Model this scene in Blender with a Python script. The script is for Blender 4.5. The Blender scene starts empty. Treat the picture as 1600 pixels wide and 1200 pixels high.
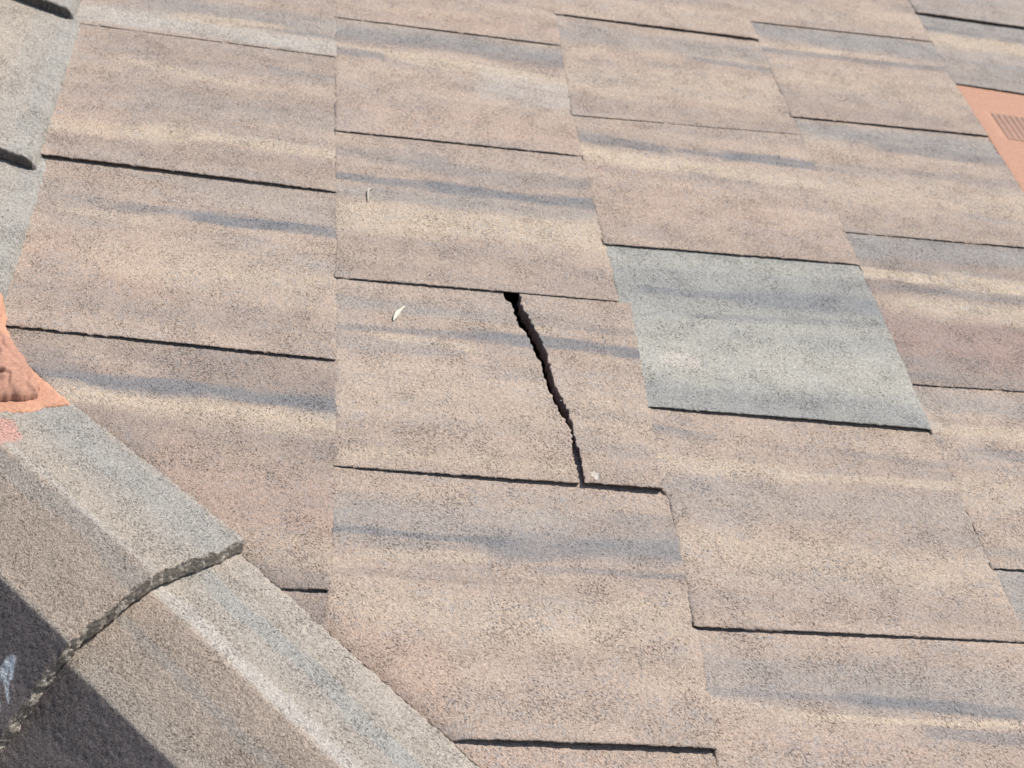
import bpy, math, numpy as np
from mathutils import Matrix, Vector
R = math.radians
sc = bpy.context.scene
C = sc.collection

# ------------------------------------------------------------------ camera, sky, sun
PITCH = R(20)                       # the roof rises towards +v; roof axes are u (along the courses), v (up the slope), n (out of it)
RX = Matrix.Rotation(PITCH, 4, 'X')
def roof(u, v, n):                  # roof millimetres -> world metres
    return RX @ Vector((u/1000, v/1000, n/1000))
cam_rows = (( 0.97884361, -0.07929912, 0.18861822), (-0.10206129, 0.6097426, 0.78600093), (-0.17733774, -0.78862261, 0.58874927))
cam_d = bpy.data.cameras.new('camera'); cam = bpy.data.objects.new('camera', cam_d); C.objects.link(cam)
M = Matrix(cam_rows).transposed().to_4x4()
cam.matrix_world = RX @ (Matrix.Translation((-0.10373765, -1.36772391, 0.91706512)) @ M)
cam_d.sensor_width = 36; cam_d.lens = 2530.12/1600*36; cam_d.clip_start = .05; cam_d.clip_end = 500
cam_d.dof.use_dof = True; cam_d.dof.focus_distance = 1.33; cam_d.dof.aperture_fstop = 15
sc.camera = cam
sun_roof = Vector((.52, .27, .81)).normalized()
sun_dir = (RX.to_3x3() @ sun_roof).normalized()
elev = math.asin(sun_dir.z)
w = bpy.data.worlds.new('World'); sc.world = w; w.use_nodes = True
nt = w.node_tree; bg = nt.nodes['Background']
sky = nt.nodes.new('ShaderNodeTexSky'); sky.sky_type = 'NISHITA'; sky.sun_disc = False
sky.sun_elevation = elev; sky.sun_rotation = math.atan2(sun_dir.x, sun_dir.y)
nt.links.new(sky.outputs[0], bg.inputs[0]); bg.inputs[1].default_value = .085
ld = bpy.data.lights.new('sun', 'SUN'); ld.energy = 4.0; ld.angle = R(.53); ld.color = (1, .95, .88)
lo = bpy.data.objects.new('sun', ld); C.objects.link(lo)
lo.rotation_euler = (-sun_dir).to_track_quat('-Z', 'Y').to_euler()
sc.view_settings.view_transform = 'Standard'; sc.view_settings.look = 'None'
sc.view_settings.exposure = 0.43; sc.view_settings.gamma = 1
sc.render.resolution_x = 1024; sc.render.resolution_y = 768

# ------------------------------------------------------------------ measured tile layout (roof millimetres)
TILES = {
 'c1a': dict(q=[[-304.3, 799.0], [-4.7, 802.6], [-4.7, 503.6], [-304.3, 500.0]], h=[0.78, 1.48], base='P', seed=1, st=[(0.208, 0.726, 0.995, 0.729, 0.188, 'G', 0.6), (-0.009, 0.891, 0.996, 0.939, 0.18, 'W', 0.85), (0.348, 0.807, 0.777, 0.797, 0.074, 'C', 0.7), (0.616, 0.822, 0.995, 0.817, 0.031, 'K', 0.5), (0.031, 1.006, 0.997, 1.023, 0.07, 'P', 0.6)]),
 'c1b': dict(q=[[-304.2, 499.3], [-4.5, 504.3], [-5.2, 173.6], [-299.0, 172.9]], h=[5.66, 3.92], base='P', seed=2, st=[(0.143, 0.102, 0.998, 0.139, 0.177, 'B', 0.35), (0.158, 0.254, 0.641, 0.331, 0.059, 'C', 0.6), (0.089, 0.509, 1.0, 0.381, 0.162, 'B', 0.45), (0.737, 0.17, 0.998, 0.18, 0.051, 'G', 0.5), (-0.028, 0.791, 0.471, 0.749, 0.112, 'C', 0.8), (0.471, 0.749, 0.997, 0.753, 0.07, 'C', 0.8), (0.009, 0.899, 0.999, 0.861, 0.109, 'B', 0.6), (-0.009, 0.674, 0.225, 0.663, 0.267, 'O', 0.35), (0.282, 0.509, 1.002, 0.524, 0.14, 'G', 0.3)]),
 'c1c': dict(q=[[-299.8, 179.3], [-3.4, 176.0], [-1.9, -134.0], [-299.8, -133.9]], h=[3.48, 4.0], base='P', seed=3, st=[(0.495, 0.092, 0.995, 0.123, 0.185, 'G', 0.35), (0.287, 0.257, 0.73, 0.254, 0.048, 'K', 0.4), (0.508, 0.271, 1.002, 0.283, 0.072, 'K', 0.85), (0.101, 0.327, 0.381, 0.324, 0.039, 'C', 0.45), (-0.018, 0.637, 0.451, 0.614, 0.319, 'O', 0.4), (0.218, 0.57, 1.003, 0.614, 0.218, 'C', 0.35), (0.075, 0.846, 0.998, 0.863, 0.167, 'B', 0.5)]),
 'c1d': dict(q=[[-300.2, -131.5], [-0.9, -132.0], [-2.9, -441.8], [-282.3, -440.3]], h=[3.92, 4.35], base='B', seed=4, st=[(0.219, 0.072, 0.476, 0.184, 0.104, 'P', 0.7), (0.071, 0.196, 0.384, 0.224, 0.065, 'K', 0.75), (0.384, 0.224, 1.004, 0.228, 0.072, 'K', 0.8), (0.182, 0.28, 0.58, 0.318, 0.099, 'C', 0.95), (0.581, 0.323, 1.006, 0.335, 0.111, 'C', 0.95), (0.286, 0.405, 1.002, 0.428, 0.169, 'B', 0.6), (0.489, 0.635, 1.006, 0.699, 0.337, 'O', 0.45), (0.666, 0.841, 1.01, 0.898, 0.145, 'C', 0.35)]),
 'c1e': dict(q=[[-282.3, -440.7], [-4.4, -441.5], [-4.4, -740.5], [-282.3, -739.7]], h=[4.35, 4.35], base='B', seed=5, st=[(0.806, 0.039, 1.005, 0.042, 0.141, 'B', 0.6)]),
 'c2a': dict(q=[[-3.9, 918.7], [297.0, 929.2], [297.0, 630.2], [-3.9, 619.7]], h=[1.39, 2.61], base='P', seed=6, st=[(0.104, 0.841, 1.01, 0.875, 0.164, 'O', 0.25), (-0.002, 0.84, 0.51, 0.82, 0.095, 'C', 0.3)]),
 'c2b': dict(q=[[-2.9, 618.4], [299.4, 631.8], [294.1, 329.6], [-1.9, 312.0]], h=[2.78, 2.61], base='P', seed=7, st=[(-0.003, 0.126, 0.984, 0.156, 0.138, 'K', 0.6), (-0.004, 0.083, 0.991, 0.078, 0.115, 'G', 0.6), (-0.003, 0.265, 0.483, 0.284, 0.048, 'C', 0.6), (0.207, 0.295, 0.957, 0.364, 0.085, 'C', 0.85), (-0.003, 0.313, 0.206, 0.319, 0.059, 'K', 0.6), (0.614, 0.447, 0.973, 0.507, 0.259, 'W', 0.55), (-0.001, 0.833, 0.994, 0.862, 0.234, 'O', 0.25)]),
 'c2c': dict(q=[[-1.6, 313.4], [296.4, 331.1], [293.0, 21.6], [0.3, 6.9]], h=[2.78, 3.04], base='P', seed=8, st=[(-0.001, 0.148, 0.441, 0.16, 0.096, 'K', 0.4), (0.313, 0.198, 1.003, 0.214, 0.106, 'K', 0.4), (-0.001, 0.34, 0.431, 0.349, 0.055, 'K', 0.75), (0.382, 0.348, 1.011, 0.366, 0.079, 'K', 0.85), (-0.001, 0.426, 1.0, 0.458, 0.099, 'G', 0.55), (-0.0, 0.612, 1.025, 0.573, 0.19, 'C', 0.85), (-0.0, 0.878, 1.01, 0.885, 0.183, 'B', 0.45), (-0.001, 0.065, 1.02, 0.066, 0.07, 'P', 0.5)]),
 'c2d': dict(q=[[0.6, 8.4], [313.4, 23.6], [299.1, -280.7], [1.8, -287.5]], h=[2.78, 5.22], base='P', seed=9, st=[(-0.001, 0.133, 0.537, 0.163, 0.068, 'G', 0.55), (-0.0, 0.285, 0.468, 0.281, 0.036, 'K', 0.55), (0.447, 0.276, 1.002, 0.306, 0.066, 'K', 0.8), (0.136, 0.308, 0.444, 0.341, 0.043, 'C', 0.6), (0.579, 0.176, 0.992, 0.182, 0.045, 'K', 0.35), (-0.0, 0.371, 0.36, 0.371, 0.071, 'G', 0.4), (0.001, 0.609, 1.011, 0.64, 0.263, 'C', 0.3), (0.002, 0.921, 0.737, 0.922, 0.048, 'C', 0.35)]),
 'c2e': dict(q=[[1.6, -287.2], [303.8, -278.0], [293.4, -579.3], [-7.0, -588.0]], h=[5.66, 6.09], base='P', seed=10, st=[(0.01, 0.203, 0.984, 0.188, 0.163, 'G', 0.5), (0.012, 0.271, 0.512, 0.276, 0.031, 'K', 0.7), (0.438, 0.288, 0.992, 0.274, 0.107, 'K', 0.65), (0.08, 0.357, 0.435, 0.356, 0.041, 'C', 0.5), (0.579, 0.389, 0.992, 0.374, 0.031, 'K', 0.5), (0.018, 0.428, 0.468, 0.431, 0.03, 'B', 0.6), (0.024, 0.599, 0.994, 0.537, 0.167, 'C', 0.4), (0.013, 0.657, 0.318, 0.845, 0.219, 'O', 0.5), (0.705, 0.187, 0.978, 0.155, 0.067, 'B', 0.4)]),
 'c2f': dict(q=[[-5.9, -587.5], [297.1, -579.1], [297.1, -878.1], [-5.9, -886.5]], h=[5.22, 5.22], base='P', seed=11, st=[(0.354, 0.048, 0.952, 0.049, 0.08, 'O', 0.3)]),
 'c3a': dict(q=[[301.7, 1028.3], [599.7, 1040.4], [599.7, 741.4], [301.7, 729.3]], h=[3.13, 4.79], base='P', seed=12, st=[(0.06, 0.875, 1.015, 0.777, 0.227, 'C', 0.25)]),
 'c3b': dict(q=[[304.4, 732.1], [603.8, 745.7], [603.1, 465.2], [294.9, 433.4]], h=[1.39, 0.78], base='P', seed=13, st=[(0.053, 0.198, 0.956, 0.178, 0.174, 'G', 0.55), (0.62, 0.309, 0.985, 0.354, 0.058, 'K', 0.5), (0.165, 0.304, 0.532, 0.277, 0.098, 'C', 0.2), (0.049, 0.621, 0.985, 0.585, 0.265, 'C', 0.4), (0.012, 0.899, 0.99, 0.924, 0.136, 'B', 0.45)]),
 'c3c': dict(q=[[295.8, 432.3], [604.5, 463.0], [595.5, 156.0], [297.6, 133.5]], h=[2.96, 2.96], base='P', seed=14, st=[(0.006, 0.185, 0.364, 0.231, 0.076, 'K', 0.65), (0.42, 0.222, 0.666, 0.24, 0.038, 'K', 0.6), (0.611, 0.233, 0.978, 0.258, 0.082, 'K', 0.75), (-0.008, 0.299, 0.397, 0.361, 0.117, 'C', 0.95), (0.397, 0.361, 0.98, 0.418, 0.095, 'C', 0.85), (0.003, 0.633, 1.004, 0.861, 0.432, 'O', 0.22), (0.011, 0.865, 0.992, 0.908, 0.185, 'B', 0.4)]),
 'c3d': dict(q=[[299.0, 134.0], [599.7, 156.9], [594.3, -147.0], [298.8, -156.5]], h=[2.96, 5.22], base='GT', seed=15, st=[(0.023, 0.109, 0.994, 0.062, 0.072, 'GY', 0.35), (0.009, 0.219, 1.015, 0.188, 0.174, 'KB', 0.3), (0.095, 0.291, 0.536, 0.28, 0.051, 'KB', 0.75), (0.46, 0.291, 1.011, 0.3, 0.11, 'KB', 0.8), (0.263, 0.439, 0.998, 0.399, 0.033, 'KB', 0.6), (-0.029, 0.511, 0.995, 0.454, 0.081, 'GY', 0.3), (0.037, 0.694, 0.992, 0.737, 0.242, 'GY', 0.75), (0.025, 0.931, 1.004, 0.947, 0.121, 'KB', 0.35)]),
 'c3e': dict(q=[[309.2, -155.5], [600.8, -145.1], [599.7, -435.5], [299.7, -450.3]], h=[4.52, 2.61], base='P', seed=16, st=[(0.001, 0.098, 0.204, 0.134, 0.047, 'K', 0.55), (0.603, 0.149, 0.984, 0.18, 0.034, 'K', 0.3), (0.067, 0.176, 0.611, 0.115, 0.101, 'P', 0.4), (-0.009, 0.264, 0.438, 0.29, 0.077, 'C', 0.6), (0.416, 0.292, 1.016, 0.302, 0.039, 'C', 0.6), (0.053, 0.426, 0.975, 0.432, 0.174, 'G', 0.35), (-0.019, 0.662, 0.988, 0.726, 0.171, 'C', 0.4), (0.044, 0.897, 0.998, 0.944, 0.105, 'B', 0.25)]),
 'c3f': dict(q=[[301.5, -449.7], [600.7, -437.0], [600.7, -736.0], [283.6, -749.0]], h=[5.22, 5.22], base='P', seed=17, st=[(0.012, 0.165, 0.922, 0.201, 0.164, 'G', 0.5), (-0.0, 0.229, 0.431, 0.249, 0.027, 'K', 0.4), (0.431, 0.249, 0.894, 0.278, 0.046, 'K', 0.75), (0.234, 0.307, 0.879, 0.32, 0.022, 'C', 0.85), (-0.007, 0.267, 0.238, 0.289, 0.022, 'C', 0.4), (0.588, 0.345, 0.861, 0.369, 0.036, 'K', 0.6), (-0.012, 0.385, 0.835, 0.439, 0.107, 'O', 0.2)]),
 'c4a': dict(q=[[605.0, 1104.1], [896.8, 1130.0], [896.8, 831.0], [605.0, 805.1]], h=[1.57, 1.74], base='P', seed=18, st=[(0.105, 0.815, 1.017, 0.788, 0.162, 'C', 0.3)]),
 'c4b': dict(q=[[605.0, 803.5], [899.7, 828.3], [884.3, 534.9], [603.6, 512.5]], h=[2.61, 3.48], base='P', seed=19, st=[(0.009, 0.091, 0.965, 0.11, 0.203, 'G', 0.85), (-0.002, 0.309, 0.962, 0.321, 0.06, 'K', 0.55), (0.044, 0.249, 0.733, 0.25, 0.053, 'C', 0.6), (-0.021, 0.554, 0.988, 0.612, 0.283, 'C', 0.3), (-0.001, 0.904, 1.003, 0.921, 0.145, 'B', 0.45)]),
 'c4c': dict(q=[[606.0, 512.1], [890.3, 535.0], [890.0, 247.5], [604.2, 227.8]], h=[1.39, 2.09], base='P', seed=20, st=[(-0.008, 0.105, 0.968, 0.121, 0.167, 'G', 0.8), (0.366, 0.205, 0.981, 0.227, 0.088, 'K', 0.55), (0.116, 0.436, 0.969, 0.444, 0.072, 'K', 0.3), (0.05, 0.197, 0.217, 0.285, 0.149, 'C', 0.3), (-0.024, 0.638, 1.03, 0.629, 0.229, 'C', 0.4), (-0.006, 0.924, 0.981, 0.927, 0.129, 'B', 0.4)]),
 'c4d': dict(q=[[605.6, 225.6], [892.0, 246.3], [868.5, -50.0], [603.1, -69.5]], h=[1.74, 1.74], base='B', seed=21, st=[(-0.012, 0.087, 0.951, 0.075, 0.169, 'G', 0.8), (0.005, 0.287, 0.376, 0.295, 0.065, 'C', 0.9), (0.376, 0.295, 0.891, 0.35, 0.122, 'C', 0.9), (0.067, 0.368, 0.903, 0.402, 0.055, 'K', 0.45), (0.003, 0.514, 0.891, 0.527, 0.151, 'C', 0.75), (0.012, 0.654, 0.962, 0.824, 0.293, 'R', 0.75)]),
 'c4e': dict(q=[[601.7, -71.1], [869.7, -52.5], [854.1, -329.5], [600.3, -345.4]], h=[2.61, 3.48], base='P', seed=22, st=[(0.019, 0.086, 1.02, 0.107, 0.106, 'G', 0.5), (-0.005, 0.248, 0.969, 0.305, 0.085, 'C', 0.6), (0.11, 0.39, 0.972, 0.434, 0.06, 'K', 0.45), (0.031, 0.622, 0.957, 0.665, 0.209, 'C', 0.5)]),
 'c4f': dict(q=[[602.5, -345.3], [857.9, -329.3], [857.9, -628.3], [602.5, -644.3]], h=[3.48, 3.48], base='P', seed=23, st=[(-0.021, 0.089, 0.807, 0.164, 0.331, 'G', 0.7)]),
 'c5a': dict(q=[[904.8, 1228.2], [1225.9, 1238.2], [1225.9, 939.2], [904.8, 929.2]], h=[5.66, 5.22], base='GR', seed=24, st=[(0.063, 0.857, 1.011, 0.751, 0.27, 'B', 0.25)]),
 'c5b': dict(q=[[906.1, 934.2], [1225.2, 937.5], [1192.3, 684.2], [889.8, 691.3]], h=[2.61, 3.48], base='GR', seed=25, st=[(0.008, 0.089, 1.017, 0.035, 0.125, 'G', 0.8), (0.018, 0.219, 1.01, 0.225, 0.102, 'K', 0.6), (-0.0, 0.359, 0.983, 0.345, 0.18, 'C', 0.85), (0.022, 0.901, 0.96, 0.889, 0.128, 'B', 0.4)]),
 'c5c': dict(q=[[893.1, 692.7], [1196.3, 685.2], [1188.9, 381.1], [891.0, 376.0]], h=[3.48, 3.48], base='V', seed=26, st=[]),
 'c5d': dict(q=[[894.3, 374.1], [1194.3, 374.1], [1194.3, 75.1], [894.3, 75.1]], h=[3.48, 3.48], base='P', seed=27, st=[]),
}
CRACK_L = [[0.5616, 0.0081], [0.5722, 0.0497], [0.5843, 0.0591], [0.5899, 0.1308], [0.6024, 0.1892], [0.6244, 0.2399], [0.6394, 0.3013], [0.6479, 0.3626], [0.6633, 0.4117], [0.6655, 0.4719], [0.6738, 0.5301], [0.6857, 0.5772], [0.6968, 0.6333], [0.7116, 0.6786], [0.7292, 0.7229], [0.7365, 0.7679], [0.729, 0.8408], [0.7307, 0.8935], [0.7361, 0.9363], [0.7422, 0.9827]]
CRACK_R = [[0.6171, 0.016], [0.6182, 0.0747], [0.6382, 0.144], [0.656, 0.2122], [0.6733, 0.2845], [0.6841, 0.3561], [0.6917, 0.4267], [0.6925, 0.4769], [0.7079, 0.5439], [0.7189, 0.6006], [0.7306, 0.6468], [0.7395, 0.7112], [0.7423, 0.7661], [0.7485, 0.8374], [0.7501, 0.8902], [0.7553, 0.9331], [0.7551, 0.9845]]
PTS = {'orange': [[-331.7, -105.8], [-311.7, -106.1], [-304.2, -106.7], [-299.8, -120.2], [-298.0, -138.1], [-288.4, -163.0], [-273.3, -189.1], [-249.9, -217.8], [-224.3, -247.0], [-235.9, -252.4], [-247.2, -256.0], [-251.5, -262.8], [-266.2, -270.3], [-300.6, -282.6]], 'lump': [[-315.6, -165.8], [-299.9, -160.9], [-280.7, -176.9], [-263.1, -213.4], [-254.5, -234.7], [-258.9, -248.9], [-273.6, -256.5], [-283.3, -261.6], [-297.9, -268.3]], 'pink': [[-276.7, -302.1], [-258.5, -303.5]], 'leaf': [[59.0, -58.5], [71.2, -31.8]], 'straw': [[36.3, 162.0], [35.8, 180.9], [42.3, 190.7]], 'splat': [[-242.5, -480.0], [-234.4, -524.5]], 'blotch': [[352.7, -73.7], [326.4, -78.3], [355.5, -56.8]], 'chip': [[236.4, -266.2], [239.9, -276.3]], 'vent': [[915.0, 616.0], [974.0, 617.2], [909.7, 535.3], [945.0, 535.7]]}
# ------------------------------------------------------------------ noise
def vn(x, y, seed=0):
    x = np.asarray(x, float); y = np.asarray(y, float)
    xi = np.floor(x).astype(np.int64); yi = np.floor(y).astype(np.int64); fx = x-xi; fy = y-yi
    fx = fx*fx*(3-2*fx); fy = fy*fy*(3-2*fy)
    def h(a, b):
        k = (a*374761393 + b*668265263 + seed*974634777) & 0xffffffff
        k = ((k ^ (k >> 13))*1274126177) & 0xffffffff
        k = ((k ^ (k >> 16))*2246822519) & 0xffffffff
        return ((k ^ (k >> 15)) & 0xffff)/65535.
    return (h(xi, yi)*(1-fx)+h(xi+1, yi)*fx)*(1-fy)+(h(xi, yi+1)*(1-fx)+h(xi+1, yi+1)*fx)*fy
def fbm(x, y, seed=0, o=3):
    s = 0; a = 1; t = 0
    for i in range(o):
        s = s+a*vn(x*2**i+17.3*i, y*2**i-9.1*i, seed+i*31); t += a; a *= .5
    return s/t
def sstep(a, b, x):
    t = np.clip((x-a)/(b-a), 0, 1); return t*t*(3-2*t)

# ------------------------------------------------------------------ pigments (linear base colours of the concrete)
PIG = dict(P=(.45,.352,.285), B=(.358,.284,.238), C=(.565,.455,.345), W=(.50,.455,.40), G=(.325,.308,.290), K=(.215,.218,.228),
           O=(.50,.352,.272), R=(.37,.265,.225), GT=(.37,.36,.325), GY=(.475,.45,.385), KB=(.25,.255,.26), GR=(.40,.34,.295), CAP=(.438,.38,.318), CG=(.38,.365,.335),
           CD=(.235,.20,.19), CW=(.52,.48,.43), CB=(.475,.38,.305), PK=(.58,.33,.275), BW=(.55,.60,.62))
PIG = {k: np.array(c) for k, c in PIG.items()}

# ------------------------------------------------------------------ materials
def nodes(m):
    m.use_nodes = True; n = m.node_tree.nodes; n.clear(); return n, m.node_tree.links
def concrete(name, pit=1., bump=1., rough=.92, attr=True, col=(.4,.3,.25), grain=(.80,1.18)):
    m = bpy.data.materials.new(name); n, L = nodes(m)
    out = n.new('ShaderNodeOutputMaterial'); b = n.new('ShaderNodeBsdfPrincipled'); L.new(b.outputs[0], out.inputs[0])
    b.inputs['Roughness'].default_value = rough; b.inputs['Specular IOR Level'].default_value = .25
    g = n.new('ShaderNodeNewGeometry')
    def noise(scale, det, rg=.5, dist=0):
        t = n.new('ShaderNodeTexNoise'); t.inputs['Scale'].default_value = scale; t.inputs['Detail'].default_value = det
        t.inputs['Roughness'].default_value = rg; t.inputs['Distortion'].default_value = dist; L.new(g.outputs['Position'], t.inputs['Vector']); return t.outputs[0]
    def mr(src, a, b_, c, d):
        t = n.new('ShaderNodeMapRange'); t.inputs[1].default_value = a; t.inputs[2].default_value = b_; t.inputs[3].default_value = c; t.inputs[4].default_value = d
        L.new(src, t.inputs[0]); return t.outputs[0]
    def mul(a, b_):
        t = n.new('ShaderNodeMath'); t.operation = 'MULTIPLY'; L.new(a, t.inputs[0])
        if isinstance(b_, (int, float)): t.inputs[1].default_value = b_
        else: L.new(b_, t.inputs[1])
        return t.outputs[0]
    def add(a, b_):
        t = n.new('ShaderNodeMath'); t.operation = 'ADD'; L.new(a, t.inputs[0]); L.new(b_, t.inputs[1]); return t.outputs[0]
    if attr:
        a = n.new('ShaderNodeAttribute'); a.attribute_name = 'Pigment'; base = a.outputs['Color']
    else:
        a = n.new('ShaderNodeRGB'); a.outputs[0].default_value = (*col, 1); base = a.outputs[0]
    gr = noise(560, 3, .65); gr2 = noise(1400, 1.5)
    # coarse sand grains: value jitter per cell
    vo = n.new('ShaderNodeTexVoronoi'); vo.inputs['Scale'].default_value = 560; L.new(g.outputs['Position'], vo.inputs['Vector'])
    sep = n.new('ShaderNodeSeparateColor'); L.new(vo.outputs['Color'], sep.inputs[0])
    k1 = mr(gr, .3, .7, grain[0], grain[1]); k2 = mr(sep.outputs[0], 0, 1, .86, 1.12)
    # pits: hollows in the slurry coat, their grain shadows painted as dark dashes
    mp = n.new('ShaderNodeMapping'); mp.vector_type = 'TEXTURE'; mp.inputs['Rotation'].default_value = (0, 0, R(-50)); mp.inputs['Scale'].default_value = (1.75, .85, 1)
    L.new(g.outputs['Position'], mp.inputs['Vector'])
    t_ = n.new('ShaderNodeTexNoise'); t_.inputs['Scale'].default_value = 720; t_.inputs['Detail'].default_value = 2; t_.inputs['Roughness'].default_value = .6; t_.inputs['Distortion'].default_value = .5
    L.new(mp.outputs[0], t_.inputs['Vector']); pn = t_.outputs[0]
    pm = noise(30, 3); th = mr(pm, .35, .65, -.03, .06)
    sub = n.new('ShaderNodeMath'); sub.operation = 'SUBTRACT'; L.new(pn, sub.inputs[0]); L.new(th, sub.inputs[1])
    pit_m = mr(sub.outputs[0], .335, .385, 1, 0)
    k3 = mr(pit_m, 0, 1, 1, 1-.58*pit)
    kk = mul(mul(k1, k2), k3)
    mx = n.new('ShaderNodeVectorMath'); mx.operation = 'SCALE'; L.new(base, mx.inputs[0]); L.new(kk, mx.inputs['Scale'])
    L.new(mx.outputs[0], b.inputs['Base Color'])
    hgt = add(add(mul(gr, 1.0), mul(gr2, .35)), mul(pit_m, -.8))
    bu = n.new('ShaderNodeBump'); bu.inputs['Strength'].default_value = bump; bu.inputs['Distance'].default_value = .0016
    L.new(hgt, bu.inputs['Height']); L.new(bu.outputs[0], b.inputs['Normal'])
    return m
M_TILE = concrete('pigmented concrete')
M_CAP = concrete('capping concrete', pit=.68, bump=1.1)
M_MORT = concrete('orange mortar', pit=.25, bump=.3, grain=(.93, 1.06))
M_VENT = concrete('terracotta plastic', pit=.0, bump=.06, rough=.6, attr=False, col=(.44,.24,.16), grain=(.98,1.03))
M_FIN = concrete('dusty terracotta plastic', pit=.0, bump=.1, rough=.7, attr=False, col=(.345,.215,.165), grain=(.92,1.05))
M_DARK = concrete('underlay felt', pit=.2, bump=.4, attr=False, col=(.035,.03,.028))
M_HUSK = concrete('dry husk', pit=0, bump=.1, attr=False, col=(.60,.58,.48), grain=(.95,1.04))
M_GRND = concrete('garden soil', pit=.2, bump=.4, attr=False, col=(.22,.18,.13))
M_BIRD = concrete('chalky dropping', pit=.2, bump=.5, attr=False, col=(.70,.76,.80), grain=(.9,1.05))

# ------------------------------------------------------------------ mesh helpers (all in roof millimetres, origin o)
def mesh_obj(name, V, F, mat, o, parent=None, col=None, mats=None, fm=None):
    """V (n,3) roof mm; F list/array of faces; o = origin (u,v,n)"""
    V = np.asarray(V, float); o = np.array(o, float)
    me = bpy.data.meshes.new(name)
    co = (V-o)/1000.
    if isinstance(F, tuple):          # (quads array, list of ngons)
        Q, NG = F
        loops = np.concatenate([Q.ravel()]+[np.asarray(g) for g in NG]).astype(np.int32)
        tot = np.concatenate([np.full(len(Q), 4), np.array([len(g) for g in NG], int)]).astype(np.int32)
        st = np.concatenate([[0], np.cumsum(tot)[:-1]]).astype(np.int32)
        me.vertices.add(len(co)); me.vertices.foreach_set('co', co.astype(np.float32).ravel())
        me.loops.add(len(loops)); me.loops.foreach_set('vertex_index', loops)
        me.polygons.add(len(tot)); me.polygons.foreach_set('loop_start', st); me.polygons.foreach_set('loop_total', tot)
        me.update(calc_edges=True)
    else:
        me.from_pydata(co.tolist(), [], F)
    me.validate()
    if col is not None and len(me.vertices) == len(col):
        ca = me.attributes.new('Pigment', 'FLOAT_COLOR', 'POINT')
        ca.data.foreach_set('color', np.concatenate([col, np.ones((len(col), 1))], 1).astype(np.float32).ravel())
    me.materials.append(mat)
    ob = bpy.data.objects.new(name, me); C.objects.link(ob)
    if parent is None:
        ob.matrix_world = Matrix.Translation(roof(*o)) @ RX
    else:
        ob.parent = parent
        po = parent['_o']; ob.location = ((o[0]-po[0])/1000, (o[1]-po[1])/1000, (o[2]-po[2])/1000)
    return ob
def tag(o, label=None, cat=None, group=None, kind=None):
    for k, v in (('label', label), ('category', cat), ('group', group), ('kind', kind)):
        if v: o[k] = v
    if cat and not kind: o['kind'] = 'thing'
    return o
def slab(name, top, col, bot, mat, o, rows=3, rough=.5, seed=0, parent=None, edge_col=None, salt=.3):
    """closed slab: top (m,n,3) grid, bot(perimeter points)->lower points; rough sides between"""
    m, n_ = top.shape[:2]
    idx = np.arange(m*n_).reshape(m, n_)
    per = np.concatenate([idx[0, :], idx[1:, -1], idx[-1, -2::-1], idx[-2:0:-1, 0]])
    V = [top.reshape(-1, 3)]; CC = [col.reshape(-1, 3)]
    pv = top.reshape(-1, 3)[per]; pc = col.reshape(-1, 3)[per]; pb = bot(pv)
    Q = [np.stack([idx[:-1, :-1], idx[1:, :-1], idx[1:, 1:], idx[:-1, 1:]], -1).reshape(-1, 4)]
    prev = per; base = m*n_; k = len(per); kk = np.arange(k)
    tg = np.roll(pv, -1, 0)-np.roll(pv, 1, 0); ln = np.linalg.norm(tg[:, :2], axis=1)+1e-6
    nx = np.stack([tg[:, 1]/ln, -tg[:, 0]/ln, 0*ln], 1)     # sideways in the roof plane
    arc = np.cumsum(np.linalg.norm(pv-np.roll(pv, 1, 0), axis=1))
    if edge_col is None: edge_col = pc*.92
    for r in range(1, rows+1):
        f = r/rows
        j = (fbm(arc/2.8, np.full(k, r*.9), seed+5, 2)-.5)*2*rough*(1 if r < rows else .4)
        ring = pv*(1-f)+pb*f + nx*j[:, None]
        V.append(ring); CC.append(np.broadcast_to(edge_col, (k, 3))*(1-salt*.5+salt*fbm(arc/2., np.full(k, r*2.1), seed+9, 2)**(1+salt))[:, None])
        cur = base+kk; base += k
        Q.append(np.stack([prev, np.roll(prev, -1), np.roll(cur, -1), cur], 1)); prev = cur
    return mesh_obj(name, np.concatenate(V), (np.concatenate(Q), [prev]), mat, o, parent, np.concatenate(CC))

def streaks(s, t, col, st, seed, uu, vv):
    for i, (s0, t0, s1, t1, th, c, a) in enumerate(st):
        f = (s-s0)/(s1-s0+1e-9)
        tc = t0+(t1-t0)*f
        wob = (fbm(s*3.1+seed*1.7, s*0+i*3.3, seed+i, 2)-.5)
        d = (t-tc-wob*.035)/(th*.5*(.75+.55*fbm(s*4+i, s*0, seed+40+i, 2)))
        e = .10+.12*vn(s*6, t*9, seed+i)
        edge = .4 if th < .09 else .6
        mk = 1-sstep(1-edge, 1+edge, np.abs(d)+.5*(fbm(uu/14, vv/4.5, seed+70+i, 3)-.5))
        lo_ = sstep(-e, e*.6, f) if s0 > .06 else sstep(-e*3, -e, f)
        hi_ = 1-sstep(1-e*.6, 1+e, f) if s1 < .94 else 1-sstep(1+e, 1+e*3, f)
        mk = mk*lo_*hi_*a*(.72+.5*fbm(uu/30, vv/6, seed+90+i, 2))
        mk = np.clip(mk, 0, 1)[..., None]
        col = col*(1-mk)+PIG[c]*mk
    return col
STEP = 1.5
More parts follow.
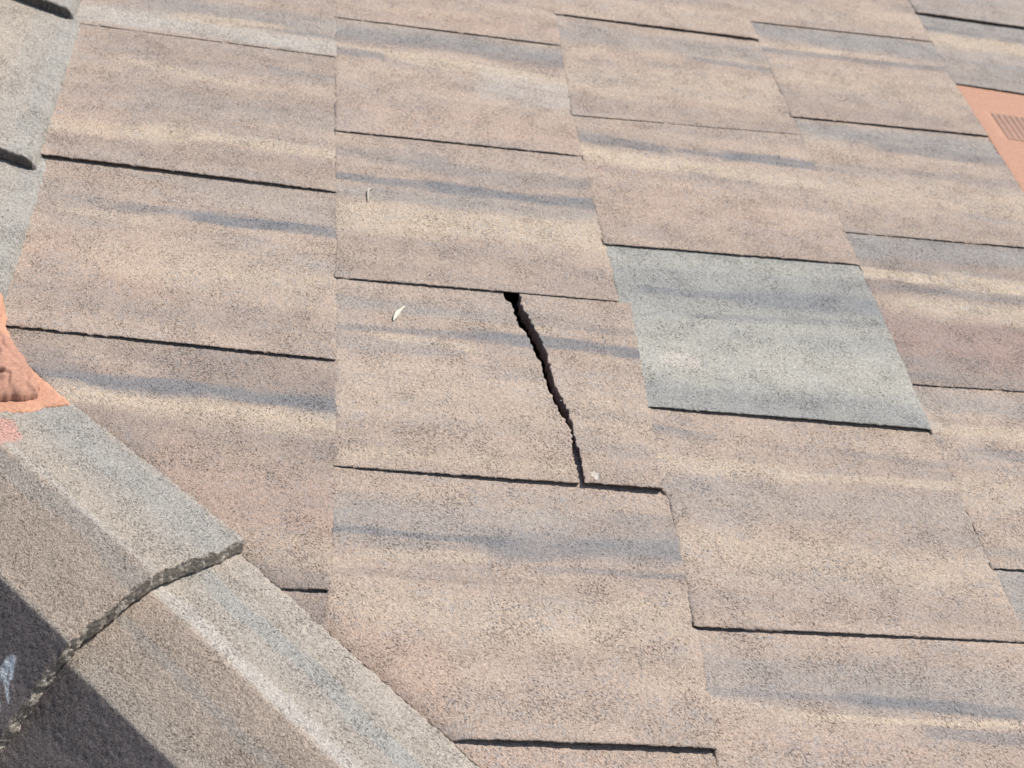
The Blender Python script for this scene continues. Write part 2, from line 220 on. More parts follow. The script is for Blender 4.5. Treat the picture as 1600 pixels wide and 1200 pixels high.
def pigment(s, t, uu, vv, base, st, seed):
    col = np.broadcast_to(PIG[base], s.shape+(3,)).copy()
    # broad tone drift stretched along the course, then mottling
    a = fbm(uu/150+seed*3, vv/26, seed, 3)[..., None]-.5
    col = col*(1+.22*a)
    b_ = (fbm(uu/90, vv/18, seed+200, 3)[..., None]-.5)
    col = col+(PIG['C']-PIG['P'])*np.clip(b_*1.6, 0, 1)*(.6 if base != 'GT' else .2)+(PIG['G']-PIG['P'])*np.clip(-b_*1.6, 0, 1)*.7*(base != 'GT')
    col = streaks(s, t, col, st, seed*13, uu, vv)
    m1 = fbm(uu/5.5, vv/4.5, 900+seed, 3)
    m2 = fbm(uu/2.1, vv/2.0, 950+seed, 2)
    # mottled wear: grey slurry speckle on the pink body, denser in patches
    dens = sstep(.35, .7, fbm(uu/45, vv/30, 333+seed, 2))
    sp = sstep(.50, .62, m2*.6+m1*.4)*(.25+.5*dens)
    grey = col.mean(-1, keepdims=True)*np.array([.80, .80, .82])
    col = col*(1-.55*sp[..., None])+grey*.55*sp[..., None]
    col = col*(.93+.14*m1)[..., None]
    return np.clip(col, .02, .85)
def grain(uu, vv, seed):
    return (fbm(uu/3.0, vv/3.0, 5, 2)-.5)*.8-.35*sstep(.70, .82, fbm(uu/2.4, vv/2.4, 77, 2))
HEAD = -.24
def left_edge(col):
    ks = sorted(k for k in TILES if k.startswith(col)); pts = []
    for k in ks:
        q = TILES[k]['q']; pts += [(q[0][1]-3, q[0][0]), (q[3][1]+3, q[3][0])]
    pts.sort(); a = np.array(pts); return a[:, 0], a[:, 1]
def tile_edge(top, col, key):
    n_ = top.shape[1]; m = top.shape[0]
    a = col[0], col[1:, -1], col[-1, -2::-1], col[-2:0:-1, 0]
    dark = np.array([.15, .11, .095]); wall = np.array([.25, .185, .165]) if key == 'c2d' else None  # dark: shade of the butt faces painted into their colour
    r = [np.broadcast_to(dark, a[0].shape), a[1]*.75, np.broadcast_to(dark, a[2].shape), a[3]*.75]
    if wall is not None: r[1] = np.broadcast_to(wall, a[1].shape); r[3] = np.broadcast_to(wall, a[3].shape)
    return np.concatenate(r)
def level(col, v):
    out = np.full(np.shape(v), np.nan)
    for k, d in TILES.items():
        if k.startswith(col):
            q = d['q']; vt = (q[0][1]+q[1][1])/2; vb = (q[3][1]+q[2][1])/2; f = (vt-v)/(vt-vb); m = (f >= 0) & (f <= 1)
            out = np.where(m, f*sum(d['h'])/2, out)
    return out
def make_tile(key, name='roof_tile', cut=None, crackL=None, crackR=None, mat=None, dn=0., back=HEAD, extra=None, seed_off=0):
    d = TILES[key]; q = np.array(d['q']); hl, hr = d['h']; seed = d['seed']
    ns = int(300/STEP); nt_ = int((1-back)*300/STEP)
    S, Tt = np.meshgrid(np.linspace(0, 1, ns), np.linspace(back, 1, nt_))
    s = S.copy(); t = Tt
    if crackL is not None:
        c = np.array(crackL); lim = np.interp(t[:, 0], c[:, 1], c[:, 0])
        lim = lim+(fbm(t[:, 0]*75, t[:, 0]*0, 3, 2)-.5)*.012
        lim[t[:, 0] < 0] = c[0, 0]
        s = S*lim[:, None]
    if crackR is not None:
        c = np.array(crackR); lim = np.interp(t[:, 0], c[:, 1], c[:, 0])
        lim = lim+(fbm(t[:, 0]*75, t[:, 0]*0, 8, 2)-.5)*.012
        s = lim[:, None]+S*(1-lim[:, None])
    s3, t3 = s[..., None], t[..., None]
    P = (1-t3)*((1-s3)*q[0]+s3*q[1])+t3*((1-s3)*q[3]+s3*q[2])
    u, v = P[..., 0].copy(), P[..., 1].copy()
    nxt = 'c%d' % (int(key[1])+1)
    if key not in ('c2d', 'c2f', 'c5a', 'c5b'):
        a_, b_ = left_edge(nxt); tr_ = np.interp(v, a_, b_)+1.9
        uR = (1-t)*q[1][0]+t*q[2][0]; u = u+(tr_-uR)*s**2
    if key[:2] == 'c1': u = u-24*(1-s)**6
    if key == 'c3e': u = u-10*(1-s)**6*(1-sstep(.38, .46, t))
    h = hl*(1-s)+hr*s
    nn = t*h + dn
    nn[t < 0] = (t*8)[t < 0] + (dn if crackR is None else dn*.3)
    # worn arrises and a ragged edge
    W = 300.
    for side, cc in ((s, 'c%d' % (int(key[1])-1)), (1-s, 'c%d' % (int(key[1])+1))):
        if (cc == 'c0') or (key in ('c2d', 'c3d') and cc in ('c2', 'c3')): continue
        nb = level(cc, v); wgt = np.exp(-side*300/8.)*.5*(t > 0)
        nn = np.where(np.isnan(nb), nn, nn+(nb-nn)*wgt)
    if cut is not None:
        dl = np.maximum(-((u-cut[0][0])*cut[1][0]+(v-cut[0][1])*cut[1][1]), 0); wc = np.exp(-dl/9.)
        nn = nn*(1-wc)+(-.8+1.5*(t > .97))*wc
    el = s*W if crackR is None else (S*60+9); er = (1-s)*W if crackL is None else (1-S)*60+9
    ef = (1-t)*W
    ds = np.minimum(np.minimum(el, er), ef)
    jag = (fbm(v/4.2, v*0+seed, 11, 3)-.5)*.8
    u += jag*np.exp(-el/5)*(1 if crackR is None else 0) - (fbm(v/4.2, v*0+seed+9, 12, 3)-.5)*2.2*np.exp(-er/5)*(1 if crackL is None else 0)
    v += (fbm(u/4., u*0+seed, 13, 3)-.5)*1.6*np.exp(-ef/4)
    
    nn -= .55*np.exp(-ds/1.3)
    # small bites out of the arrises
    ch = sstep(.66, .8, fbm(u/7+seed, v/7, 21, 2))*np.exp(-ds/2.2)
    nn -= ch*1.6
    nn += grain(u, v, seed) + (fbm(u/40, v/40, seed, 2)-.5)*1.0
    if extra: s, t, u, v, nn = extra(s, t, u, v, nn)
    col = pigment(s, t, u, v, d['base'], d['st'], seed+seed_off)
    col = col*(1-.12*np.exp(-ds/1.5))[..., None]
    if key == 'c3d':       # pale blotch of dried slurry on the grey tile
        b0 = PTS['blotch']; du = (u-b0[0][0])/24; dv = (v-b0[0][1])/15
        mk = 1-sstep(.75, 1.05, np.sqrt(du**2+dv**2)+.5*(fbm(u/9, v/6, 4, 3)-.5))
        col = col*(1-mk[..., None]*.85)+PIG['W']*1.1*mk[..., None]*.85
    if key == 'c2d':
        b0 = PTS['chip']; mk = 1-sstep(.5, 1.1, np.hypot((u-b0[0][0]-2)/5, (v-b0[0][1]+4)/6.5)+.9*(fbm(u/3, v/3, 4, 2)-.5))
        col = col*(1-mk[..., None])+PIG['W']*1.15*mk[..., None]; nn -= mk*1.2
    top = np.stack([u, v, nn], -1)
    qq = q; hh = (hl, hr)
    def bot(p):
        b = p.copy()
        f = sstep(0, 1, 0*p[:, 0])
        vf = np.interp(p[:, 0], [q[3][0], q[2][0]], [q[3][1], q[2][1]])
        front = p[:, 1] < vf+78
        b[:, 2] = np.where(front, np.minimum(.5+dn*.5, p[:, 2]-1.0), p[:, 2]-15)
        b[:, 1] += np.where(p[:, 1] < vf+2.5, 3.5, 0)       # undercut nose
        return b
    o = (float(q[3][0]), float(q[3][1]), 0.)
    kper = 2*top.shape[0]+2*top.shape[1]-4
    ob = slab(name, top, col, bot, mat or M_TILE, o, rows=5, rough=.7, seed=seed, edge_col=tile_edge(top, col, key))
    if cut is not None:                                     # trimmed along the hip
        import bmesh
        bm = bmesh.new(); bm.from_mesh(ob.data)
        p0, nr = cut
        co = Vector(((p0[0]-o[0])/1000, (p0[1]-o[1])/1000, 0)); no = Vector((nr[0], nr[1], 0))
        r = bmesh.ops.bisect_plane(bm, geom=bm.verts[:]+bm.edges[:]+bm.faces[:], dist=1e-7, plane_co=co, plane_no=no, clear_outer=True)
        ed = [g for g in r['geom_cut'] if isinstance(g, bmesh.types.BMEdge)]
        bmesh.ops.holes_fill(bm, edges=ed, sides=0)
        bm.to_mesh(ob.data); bm.free()
    return ob

# ------------------------------------------------------------------ hip line frame
HO = np.array([-224.57, -244.21, 0.]); HD = np.array([.67277396, -.7398481, 0.]); HP = np.array([-.7398481, -.67277396, 0.])
HN = np.array([0, 0, 1.])

# ------------------------------------------------------------------ setting
def flat(name, u0, v0, u1, v1, n, mat, th=12, parent=None):
    V = [(u, v, z) for z in (n, n-th) for u, v in ((u0, v0), (u1, v0), (u1, v1), (u0, v1))]
    F = [(0, 1, 2, 3), (7, 6, 5, 4), (0, 4, 5, 1), (1, 5, 6, 2), (2, 6, 7, 3), (3, 7, 4, 0)]
    return mesh_obj(name, V, F, mat, (u0, v0, n), parent)
gm = bpy.data.meshes.new('ground'); gm.from_pydata([(-60, -60, -5), (60, -60, -5), (60, 60, -5), (-60, 60, -5)], [], [(0, 1, 2, 3)])
gm.materials.append(M_GRND); g_ = bpy.data.objects.new('ground', gm); C.objects.link(g_); tag(g_, kind='structure')
dp = [(-300, 2200), (-300, -255), (-269, -285), (336, -950), (1900, -950), (1900, 2200)]; nd = len(dp)
dk = mesh_obj('roof_deck', [(a, b, z) for z in (-62, -80) for a, b in dp], [tuple(range(nd)), tuple(range(2*nd-1, nd-1, -1))]+[(i, i+nd, (i+1) % nd+nd, (i+1) % nd) for i in range(nd)], M_DARK, (0, 0, -62)); tag(dk, kind='structure')

# ------------------------------------------------------------------ roof tiles
LAB = {
 'c1a': 'beige tile with a broad whitish band, top left, first column right of the rake caps',
 'c1b': 'beige tile beside the middle rake cap, long cream streak above its thick lower shadow line',
 'c1c': 'pinkish beige tile directly above the tile that touches the orange mortar',
 'c1d': 'tile touching the orange mortar, slate streak over a cream band, cut by the hip caps',
 'c1e': 'small triangle of brown tile between the hip cap and a short shadow line',
 'c2a': 'sliver of plain pink tile at the top edge, second column from the left',
 'c2b': 'tile two courses above the cracked one, slate band over a cream streak',
 'c2c': 'tile directly above the cracked one, with a curled white straw lying on it',
 'c2e': 'large tile directly below the cracked one, wide smoky grey band across it',
 'c2f': 'strip of tile at the bottom edge, under the thickest shadow line',
 'c3a': 'pinkish tile at the top edge, third column from the left',
 'c3b': 'faded tile two courses above the grey one, faint lavender band across its top',
 'c3c': 'pink tile directly above the grey one, slate streaks over a curved cream streak',
 'c3d': 'blue-grey tile, the only grey one, with a pale blotch at its left',
 'c3e': 'mottled beige tile directly below the grey one',
 'c3f': 'bottom right tile with slate streaks and a thin cream line between them',
 'c4a': 'pale tile at the top edge, fourth column from the left',
 'c4b': 'pale tile left of the terracotta vent tile, thin slate streak across its upper third',
 'c4c': 'grey and cream speckled tile diagonally below left of the terracotta vent tile',
 'c4d': 'tile right of the grey one, bright cream streaks above a reddish brown half',
 'c4e': 'cream and beige tile at the right edge, right of the tile below the grey one',
 'c4f': 'greyish tile corner at the lower right edge below a thin short line',
 'c5a': 'greyish tile in the top right corner above a long dark line',
 'c5b': 'greige tile directly above the terracotta vent tile',
}
GRP = 'concrete roof tiles laid in staggered columns'
cut_p = HO[:2]-HP[:2]*4.5
cutd = (cut_p, HP[:2])
for k in LAB:
    ext = None
    if k in ('c1d', 'c1e', 'c2e', 'c2f'):
        ob = make_tile(k, cut=cutd)
    else:
        ob = make_tile(k)
    tag(ob, LAB[k], 'roof tile', GRP)
# the broken tile: two loose pieces
CL = [tuple(x) for x in CRACK_L]; CR = [tuple(x) for x in CRACK_R]
pl = make_tile('c2d', 'broken_tile_piece', crackL=CL)
tag(pl, 'large left piece of the cracked beige tile, with a small white husk lying on it', 'broken tile', 'two pieces of the cracked roof tile')
def ext_r(s, t, u, v, nn):
    return s, t, u, v, nn
pr = make_tile('c2d', 'broken_tile_piece', crackR=CR, dn=1.6, back=.006, extra=ext_r)
tag(pr, 'narrow right piece of the cracked tile, standing proud and shifted over the grey tile edge', 'broken tile', 'two pieces of the cracked roof tile')

# ------------------------------------------------------------------ terracotta vent tile
def vent_tile():
    d = TILES['c5c']; q = np.array(d['q'])
    S, Tt = np.meshgrid(np.linspace(0, 1, 90), np.linspace(HEAD, 1, 110)); s3, t3 = S[..., None], Tt[..., None]
    P = (1-t3)*((1-s3)*q[0]+s3*q[1])+t3*((1-s3)*q[3]+s3*q[2])
    nn = 1.6*Tt-.6*np.exp(-np.minimum(S, 1-S)*300/2)
    u0, u1, v0, v1 = 918, 1166, 536, 617
    u, v = P[..., 0], P[..., 1]
    ins = np.minimum(np.minimum(u-u0, u1-u), np.minimum(v-v0, v1-v))
    nn = nn-1.3*sstep(-1.5, 1.5, ins)
    top = np.stack([u, v, nn], -1)
    o = (float(q[3][0]), float(q[3][1]), 0.)
    def bot(p):
        b = p.copy(); b[:, 2] = np.where(p[:, 1] < q[3][1]+78, .5, p[:, 2]-12); return b
    col = np.ones(top.shape)*.5
    e = bpy.data.objects.new('vent_tile', None); C.objects.link(e); e.matrix_world = Matrix.Translation(roof(*o)) @ RX
    e['_o'] = o
    slab('tile_body', top, col, bot, M_VENT, o, rows=2, rough=.05, seed=3, parent=e)
    V = []; F = []
    x = u0+6
    while x < u1-6:
        b = len(V)
        for (a, z) in ((0, -1.7), (1.2, -.9), (6.6, -.7), (7.8, -1.7)):
            for vv in (v0+3, v0+6, v1-6, v1-3):
                zz = z if (vv in (v0+6, v1-6)) or z < 0 else z-2.5
                V.append((x+a, vv, zz+1.0))
        for i in range(3):
            for j in range(3):
                F.append((b+i*4+j, b+(i+1)*4+j, b+(i+1)*4+j+1, b+i*4+j+1))
        F.append((b, b+4, b+8, b+12)); F.append((b+15, b+11, b+7, b+3)); F.append((b+3, b+2, b+1, b)+tuple()); F.append((b+12, b+13, b+14, b+15))
        x += 9.2
    mesh_obj('louvre_grille', V, F, M_FIN, (u0, v0, 0), e)
    del e['_o']
    tag(e, 'smooth terracotta vent tile with a ribbed louvre panel at the right edge', 'vent tile')
vent_tile()

# ------------------------------------------------------------------ hip caps
PROF = [(-6, 13), (50, 22.7), (83, 28.4), (86, 28.0), (101, 22.8), (120, 15.6), (146, 5.2), (158, .8), (160, -.8), (172, -15), (191, -38), (215, -64), (340, -198)]
def cap_profile(step=1.6):
    p = np.array(PROF, float); L = np.concatenate([[0], np.cumsum(np.linalg.norm(np.diff(p, axis=0), axis=1))])
    a = np.arange(0, L[-1], step); return np.interp(a, L, p[:, 0]), np.interp(a, L, p[:, 1]), a
def hip_point(sv, w, n): return HO+HD*sv[..., None]+HP*w[..., None]+HN*n[..., None]
FRONT = 15.5; CLEN = 300.
def cap_shift(sv, s_front, w0, w1, n_bias=0.):
    f = (sv-(s_front-CLEN))/CLEN                 # 0 back (exposed), 1 front
    return w0+(w1-w0)*f, -FRONT*(1-f)+n_bias
def hip_cap(s_back, s_front, w0, w1, seed, name, label, edge_tone, n_bias=0., lift=0.):
    W_, N_, A = cap_profile()
    sv = np.arange(s_back, s_front+.01, 1.7)
    SV, WW = np.meshgrid(sv, W_, indexing='ij'); _, NN = np.meshgrid(sv, N_, indexing='ij'); _, AA = np.meshgrid(sv, A, indexing='ij')
    dw, dn = cap_shift(SV, s_front, w0, w1, n_bias)
    right = np.exp(-AA/40)
    w = WW+dw*(1-sstep(90, 158, WW)); n = NN+dn
    ef = s_front-SV
    jag = (fbm(AA/9, AA*0+seed, 31, 3)-.5)*3.5
    sv2 = SV+jag*np.exp(-ef/7)
    n = n-.9*np.exp(-ef/1.8)-sstep(.62, .8, fbm(AA/6, SV/6, seed+2, 2))*2.5*np.exp(-ef/3)
    n = n+(fbm(SV/3.1, AA/3.1, seed, 2)-.5)*1.0+(fbm(SV/45, AA/45, seed+1, 2)-.5)*1.6
    w = w+(fbm(SV/4, SV*0, seed+3, 3)-.5)*3.0*np.exp(-AA/5)
    n = n+(fbm(SV/3.5, AA/3.5, seed+15, 2)-.5)*2.2*np.exp(-AA/9)
    n = n-1.2*np.exp(-AA/2)+np.exp(-AA/45)*lift*(1-np.clip((SV-(s_front-CLEN))/CLEN, 0, 1))
    top = hip_point(sv2, w, n)
    # pigment
    al = WW; L = SV
    c = np.broadcast_to(PIG['CAP'], WW.shape+(3,)).copy()
    def band(c, centre, wd, key, a, soft=.35, sc_=1.):
        d = np.abs(al-centre-(fbm(L/70, L*0+centre, seed+int(centre), 2)-.5)*(10 if soft > .05 else 0))/(wd*.5)
        m = (1-sstep(1-soft, 1+soft, d+(.6 if soft > .05 else .02)*(fbm(L/14, al/5, seed+7, 3)-.5)))*a
        return c*(1-m[..., None])+PIG[key]*m[..., None]
    for (ce, wd, key, a, so) in edge_tone: c = band(c, ce, wd, key, a, so)
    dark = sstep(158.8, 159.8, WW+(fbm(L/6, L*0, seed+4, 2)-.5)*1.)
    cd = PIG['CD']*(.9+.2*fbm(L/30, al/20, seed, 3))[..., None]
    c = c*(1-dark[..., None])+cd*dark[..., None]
    m2 = fbm(L/2.2, AA/2.2, seed+60, 2); m1 = fbm(L/7, AA/6, seed+61, 3)
    sp = sstep(.5, .64, m2*.6+m1*.4)[..., None]
    c = c*(1-.16*sp)*(.9+.2*m1)[..., None]
    if seed == 3:      # pink paint blot under the mortar, and a chalky run on the dark flank
        pts = hip_point(SV, w, n); bu_, bv_ = PTS['pink'][0]
        dd = np.hypot((pts[..., 0]-bu_-(-6))/25, (pts[..., 1]-bv_)/24)
        mk = 1-sstep(.75, 1.0, dd+.5*(fbm(L/6, al/6, 5, 3)-.5))
        c = c*(1-mk[..., None]*.9)+PIG['PK']*mk[..., None]*.9
    if seed == 3:
        a_ = ((SV-186)*.83+(WW-186)*.55); b_ = (-(SV-186)*.55+(WW-186)*.83)
        wdt = np.interp(a_, [-3, 2, 10, 34], [2, 6.5, 5, 3.5]); f_ = fbm(a_/9, b_/1.8, 81, 3)
        mk = (1-sstep(.7, 1.1, np.abs(b_-.06*a_)/wdt))*sstep(-4, 0, a_)*(1-sstep(26, 36, a_))*sstep(.30+.008*np.clip(a_, 0, 40), .42+.008*np.clip(a_, 0, 40), f_+.25*(a_ < 7))
        c = c*(1-mk[..., None]*.92)+np.array([.80, .84, .86])*mk[..., None]*.92
    top_c = np.clip(c, .02, .88)
    def bot(p):
        b = p.copy(); wloc = (p-HO)@HP; out = np.where(wloc > 160, 1., 0.)
        b[:, 2] -= 17-3*out
        b += -HP[None, :]*11.*out[:, None]
        fr = ((p-HO)@HD) > s_front-8
        b -= HD[None, :]*np.where(fr, 1.5, 0)[:, None]
        sd = wloc < 8
        b += HP[None, :]*np.where(sd, 1.5, 0)[:, None]
        b[:, 2] -= np.where(sd & ~fr, 10, 0)
        return b
    o = HO+HD*s_front
    k = len(W_)*2+len(sv)*2-4
    ec = np.broadcast_to(np.array([.62, .56, .485]), (k, 3))
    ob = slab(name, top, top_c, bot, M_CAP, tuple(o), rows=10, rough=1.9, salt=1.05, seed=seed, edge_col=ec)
    tag(ob, label, 'hip cap', 'hip cap tiles running diagonally')
    return ob
hip_cap(-120, 223, 8, -2, 3, 'hip_cap', 'upper hip cap with pink paint blot, its rough grey end overlapping the next cap',
        [(14, 44, 'CG', .85, .6), (40, 30, 'CG', .35, .6), (120, 74, 'CB', .8, .02), (93, 16, 'CG', .5, .5), (135, 30, 'CB', .3, .5), (81, 5, 'CW', .5, .4)], n_bias=2., lift=6.)
hip_cap(120, 521, 0, 8, 4, 'hip_cap', 'lower hip cap running off the bottom with a long grey stripe and whitish crest',
        [(6, 16, 'CW', .3, .5), (35, 16, 'CG', .95, .4), (44, 40, 'CG', .4, .6), (78, 17, 'CW', .85, .4), (120, 72, 'CB', .55, .02), (94, 24, 'CB', .8, .3), (130, 30, 'CB', .3, .6), (112, 8, 'CG', .4, .5), (148, 14, 'CAP', .5, .5)], n_bias=-5., lift=7.5)

# ------------------------------------------------------------------ rake caps
RPROF = [(0, -6), (-1.5, 3), (-5, 10.5), (-9, 13), (-45, 23), (-95, 35), (-150, 46), (-160, 44), (-210, -10)]
def rake_cap(v_back, v_front, u0, u1, seed, label, tone, n_front=0.):
    p = np.array(RPROF, float); Ls = np.concatenate([[0], np.cumsum(np.linalg.norm(np.diff(p, axis=0), axis=1))])
    A = np.arange(0, Ls[-1], 1.6); U_ = np.interp(A, Ls, p[:, 0]); N_ = np.interp(A, Ls, p[:, 1])
    vv = np.arange(v_back, v_front-.01, -1.8)
    VV, UU = np.meshgrid(vv, U_, indexing='ij'); _, NN = np.meshgrid(vv, N_, indexing='ij'); _, AA = np.meshgrid(vv, A, indexing='ij')
    f = (v_back-VV)/max(v_back-v_front, 1)
    ef = VV-v_front
    u = UU+u0+(u1-u0)*f+(fbm(VV/4.5, AA*0, seed+1, 3)-.5)*3*np.exp(-AA/16)
    n = NN+8-23*(1-f)+n_front-1.5*np.exp(-ef/2)+(fbm(VV/3.1, AA/3.1, seed, 2)-.5)*1.3
    n += (fbm(VV/4, AA/4, seed+5, 2)-.5)*5*np.exp(-((AA-10)/13)**2)-sstep(.62, .8, fbm(VV/5, AA/3, seed+8, 2))*3*np.exp(-((AA-14)/9)**2)
    v = VV+(fbm(AA/5, AA*0, seed+2, 3)-.5)*3*np.exp(-ef/6)
    # rounded front corner
    v = v+7*np.exp(-np.maximum(AA-6, 0)/5.)*np.exp(-ef/10)
    top = np.stack([u, v, n], -1)
    c = np.broadcast_to(PIG['CAP'], u.shape+(3,)).copy()*1.02
    for (ce, wd, key, a) in tone:
        d = np.abs(-UU-ce-(fbm(VV/60, VV*0+ce, seed+int(ce), 2)-.5)*12)/(wd*.5)
        m = (1-sstep(.55, 1.45, d+.6*(fbm(VV/14, AA/5, seed+7, 3)-.5)))*a
        c = c*(1-m[..., None])+PIG[key]*m[..., None]
    m2 = fbm(VV/2.2, AA/2.2, seed+60, 2); m1 = fbm(VV/7, AA/6, seed+61, 3)
    c = c*(1-.16*sstep(.5, .64, m2*.6+m1*.4)[..., None])*(.9+.2*m1)[..., None]
    def bot(q_):
        b = q_.copy(); fr = q_[:, 1] < v_front+9
        b[:, 2] -= 21; b[:, 1] += np.where(fr, 2., 0)
        return b
    k = len(A)*2+len(vv)*2-4
    ob = slab('rake_cap', top[:, ::-1], np.clip(c, .02, .85)[:, ::-1], bot, M_CAP, (u1, v_front, 0), rows=7, rough=1.3, seed=seed, edge_col=np.broadcast_to(np.array([.15, .14, .135]), (k, 3)))  # shade on the cap ends painted in with a dark edge colour
    tag(ob, label, 'rake cap', 'rake cap tiles down the left side')
TONE = [(12, 34, 'CG', .8), (40, 30, 'CG', .45), (70, 14, 'CAP', .3)]
rake_cap(960, 497, -306, -322, 51, 'topmost rake cap, only its dark lower end showing in the top left corner', TONE)
rake_cap(560, 136, -306, -313, 52, 'middle rake cap at the upper left, grey along its right edge, its dark end showing', TONE)
rake_cap(200, -150, -297, -306, 53, 'lowest rake cap at the left edge running down into the orange mortar', TONE)

# ------------------------------------------------------------------ orange mortar at the junction
def cap_height(u, v):
    P = np.stack([u, v, 0*u], -1)-HO; sv = P@HD; w = P@HP
    dw, dn = cap_shift(sv, 221, 8, 0); p = np.array(PROF)
    h = np.interp(w-dw*(1-sstep(90, 158, w)), p[:, 0], p[:, 1])+dn+9*np.exp(-np.maximum(w+6, 0)/45)*(1-np.clip((sv+79)/300, 0, 1))
    return np.where(w-dw > -6, h, -50)
def rake_height(u, v):
    p = np.array(RPROF)[::-1]
    h = np.interp(u+302, p[:, 0], p[:, 1])+6; return np.where((u < -300) & (v > -160), h, -50)
def patch(name, poly, nf, mat, col, parent=None, jit=3., step=1.6, seed=0, drop=7., o=None):
    poly = np.array(poly, float); lo_, hi_ = poly.min(0)-4, poly.max(0)+4
    U = np.arange(lo_[0], hi_[0], step); Vv = np.arange(lo_[1], hi_[1], step); uu, vv = np.meshgrid(U, Vv, indexing='ij')
    ju = uu+(fbm(uu/7, vv/7, seed+1, 3)-.5)*jit*2; jv = vv+(fbm(uu/7, vv/7, seed+2, 3)-.5)*jit*2
    ins = np.zeros(uu.shape, bool); x0, y0 = poly[-1]
    for x1, y1 in poly:
        cnd = ((y0 > jv) != (y1 > jv)) & (ju < (x1-x0)*(jv-y0)/(y1-y0+1e-9)+x0); ins ^= cnd; x0, y0 = x1, y1
    # distance to the boundary for a feathered edge
    dist = np.full(uu.shape, 1e9); x0, y0 = poly[-1]
    for x1, y1 in poly:
        dx, dy = x1-x0, y1-y0; tt = np.clip(((ju-x0)*dx+(jv-y0)*dy)/(dx*dx+dy*dy+1e-9), 0, 1)
        dist = np.minimum(dist, np.hypot(ju-x0-tt*dx, jv-y0-tt*dy)); x0, y0 = x1, y1
    n = nf(uu, vv, dist)
    m_, k_ = uu.shape; used = ins[:-1, :-1] & ins[1:, :-1] & ins[1:, 1:] & ins[:-1, 1:]
    idx = np.arange(m_*k_).reshape(m_, k_)
    q = np.stack([idx[:-1, :-1], idx[1:, :-1], idx[1:, 1:], idx[:-1, 1:]], -1)[used]
    vs = np.unique(q); mp = -np.ones(m_*k_, int); mp[vs] = np.arange(len(vs)); q = mp[q]
    top = np.stack([uu, vv, n], -1).reshape(-1, 3)[vs]; cc = col(uu, vv, dist).reshape(-1, 3)[vs]
    bt = top.copy(); bt[:, 2] -= drop; K = len(vs)
    e = {}
    for f in q:
        for a, b in ((f[0], f[1]), (f[1], f[2]), (f[2], f[3]), (f[3], f[0])):
            if (b, a) in e: del e[(b, a)]
            else: e[(a, b)] = 1
    sides = np.array([(b, a, a+K, b+K) for a, b in e])
    Q = np.concatenate([q, q[:, ::-1]+K, sides])
    return mesh_obj(name, np.concatenate([top, bt]), (Q, []), mat, o, parent, np.concatenate([cc, cc]))
ORG = (-300., -200., 0.)
def n_org(u, v, d):
    base = np.maximum(np.maximum(cap_height(u, v), rake_height(u, v)), 3.0)
    return base+2.6*(1-np.exp(-d/4))+.6+(fbm(u/22, v/22, 3, 3)-.5)*2.5+(fbm(u/3, v/3, 9, 2)-.5)*.5
def c_org(u, v, d):
    a = np.array([.475, .25, .165]); b = np.array([.485, .26, .185])
    f = fbm(u/18, v/12, 5, 3)[..., None]
    c = a*(1-f)+b*f
    e = np.exp(-d/9)[..., None]*.8
    return (c*(1-e)+np.array([.55, .30, .19])*e)*(.95+.1*fbm(u/3, v/3, 6, 2))[..., None]
mb = bpy.data.objects.new('mortar_bed', None); C.objects.link(mb); mb.matrix_world = Matrix.Translation(roof(*ORG)) @ RX; mb['_o'] = ORG
opoly = [list(x) for x in PTS['orange']]
opoly[0] = [-420, -96]; opoly[-1] = [-400, -300]; opoly.insert(-1, [-330, -286])
patch('mortar_coat', opoly, n_org, M_MORT, c_org, mb, jit=2.4, seed=4, o=ORG)
lp = [(-430, -176), (-345, -150), (-303, -152), (-284, -170), (-268, -205), (-256, -232), (-254, -246), (-268, -256), (-300, -262), (-345, -262), (-430, -262)]
def n_lump(u, v, d):
    b = n_org(u, v, d*0+20)
    ed = np.clip(d/16, 0, 1)
    ridges = np.sin((u*.16+v*.05)+5*fbm(u/24, v/40, 8, 2))
    hole = sum(np.exp(-((u-a)**2+(v-b_)**2)/r**2)*k for a, b_, r, k in ((-292, -232, 3.5, 8), (-262, -214, 3, 4), (-318, -232, 4, 6), (-266, -225, 2.5, 3), (-281, -186, 2.5, 3)))
    folds = np.abs(fbm(u/13, v/30, 44, 2)-.5)*2
    lip = sstep(-250, -236, v+4*fbm(u/20, u*0, 3, 2))
    return b+14*np.clip(1-(1-ed)**2.6, 0, 1)**.6+ridges*1.3*ed+(fbm(u/17, v/17, 12, 3)-.5)*9*ed-3.2*ed*(1-sstep(0, .22, folds))+(fbm(u/2.5, v/7, 15, 2)-.5)*1.0-hole*1.3+1.5*lip*ed
def c_lump(u, v, d):
    f = fbm(u/12, v/20, 25, 3)[..., None]
    return (np.array([.39, .215, .155])*(1-f)+np.array([.46, .25, .178])*f)*(.93+.14*fbm(u/3, v/6, 16, 2))[..., None]
patch('mortar_lump', lp, n_lump, M_MORT, c_lump, mb, jit=2.5, seed=9, drop=25., step=1.4, o=ORG)
del mb['_o']
tag(mb, 'smeared orange mortar with a thumbed brown lump where the rake caps meet the hip caps', 'mortar')

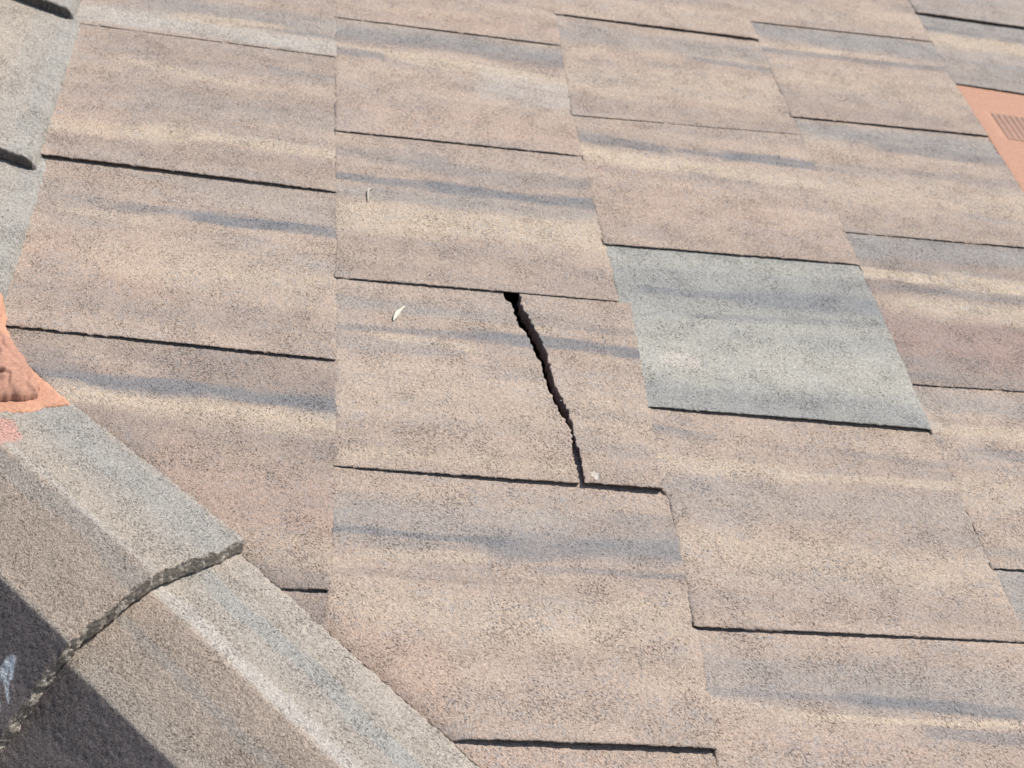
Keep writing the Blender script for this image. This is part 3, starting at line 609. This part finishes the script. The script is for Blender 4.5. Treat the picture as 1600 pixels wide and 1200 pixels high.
# ------------------------------------------------------------------ litter lying on the tiles
def ribbon(name, pts, widths, n0, mat, label, cat, lift=.8):
    """a thin curled husk: pts (u,v), bowed upward, with real thickness"""
    pts = np.array(pts, float); k = 14
    L = np.linspace(0, len(pts)-1, k); u = np.interp(L, range(len(pts)), pts[:, 0]); v = np.interp(L, range(len(pts)), pts[:, 1]); wd = np.interp(L, np.linspace(0, len(pts)-1, len(widths)), widths)
    tu, tv = np.gradient(u), np.gradient(v); ln = np.hypot(tu, tv); nu, nv = -tv/ln, tu/ln
    V = []
    for i in range(k):
        z = n0+lift*math.sin(math.pi*i/(k-1))
        for j, (a, dz) in enumerate(((-1, .5), (-.5, 0), (0, -.2), (.5, 0), (1, .5))): V.append((u[i]+nu[i]*a*wd[i], v[i]+nv[i]*a*wd[i], z+dz+.5))
        for j, (a, dz) in enumerate(((1, .5), (.5, 0), (0, -.2), (-.5, 0), (-1, .5))): V.append((u[i]+nu[i]*a*wd[i]*.98, v[i]+nv[i]*a*wd[i]*.98, z+dz))
    F = [(i*10+j, i*10+(j+1) % 10, (i+1)*10+(j+1) % 10, (i+1)*10+j) for i in range(k-1) for j in range(10)]
    F += [tuple(range(9, -1, -1)), tuple(range((k-1)*10, k*10))]
    return tag(mesh_obj(name, V, F, mat, (pts[0][0], pts[0][1], n0)), label, cat)
ribbon('husk', [PTS['leaf'][0], ((PTS['leaf'][0][0]+PTS['leaf'][1][0])/2-1, (PTS['leaf'][0][1]+PTS['leaf'][1][1])/2+1), PTS['leaf'][1]], [.5, 2.2, 2.4, 1.2, .8], 2.0, M_HUSK, 'small white leaf-shaped husk lying on the left piece of the cracked tile', 'husk')
ribbon('straw', [PTS['straw'][0], PTS['straw'][1], (37.5, 187.5), PTS['straw'][2]], [.5, .75, .7, .5], 2.6, M_HUSK, 'tiny curled white straw on the tile above the cracked one', 'straw')
def crumbs(name, places, mat, label, cat):
    rng = np.random.default_rng(3); V = []; F = []
    for (u, v, n, r) in places:
        b = len(V); k = 5
        for i in range(k):
            a = 2*math.pi*i/k; V.append((u+r*math.cos(a)*rng.uniform(.7, 1.3), v+r*math.sin(a)*rng.uniform(.7, 1.3), n))
        V.append((u, v, n+r*.9)); V.append((u, v, n-r*.5))
        for i in range(k): F += [(b+i, b+(i+1) % k, b+k), (b+(i+1) % k, b+i, b+k+1)]
    return tag(mesh_obj(name, V, F, mat, (places[0][0], places[0][1], places[0][2])), label, cat, kind='stuff')
rng = np.random.default_rng(11)
pl_ = [(rng.uniform(-280, 860), rng.uniform(-560, 700), 5.0, rng.uniform(.35, .8)) for _ in range(110)]
pl_ = [p for p in pl_ if p[0]*.74+p[1]*.67 > -330+40]
crumbs('grit', pl_, M_HUSK, 'fine white grit scattered over the tiles', 'grit')
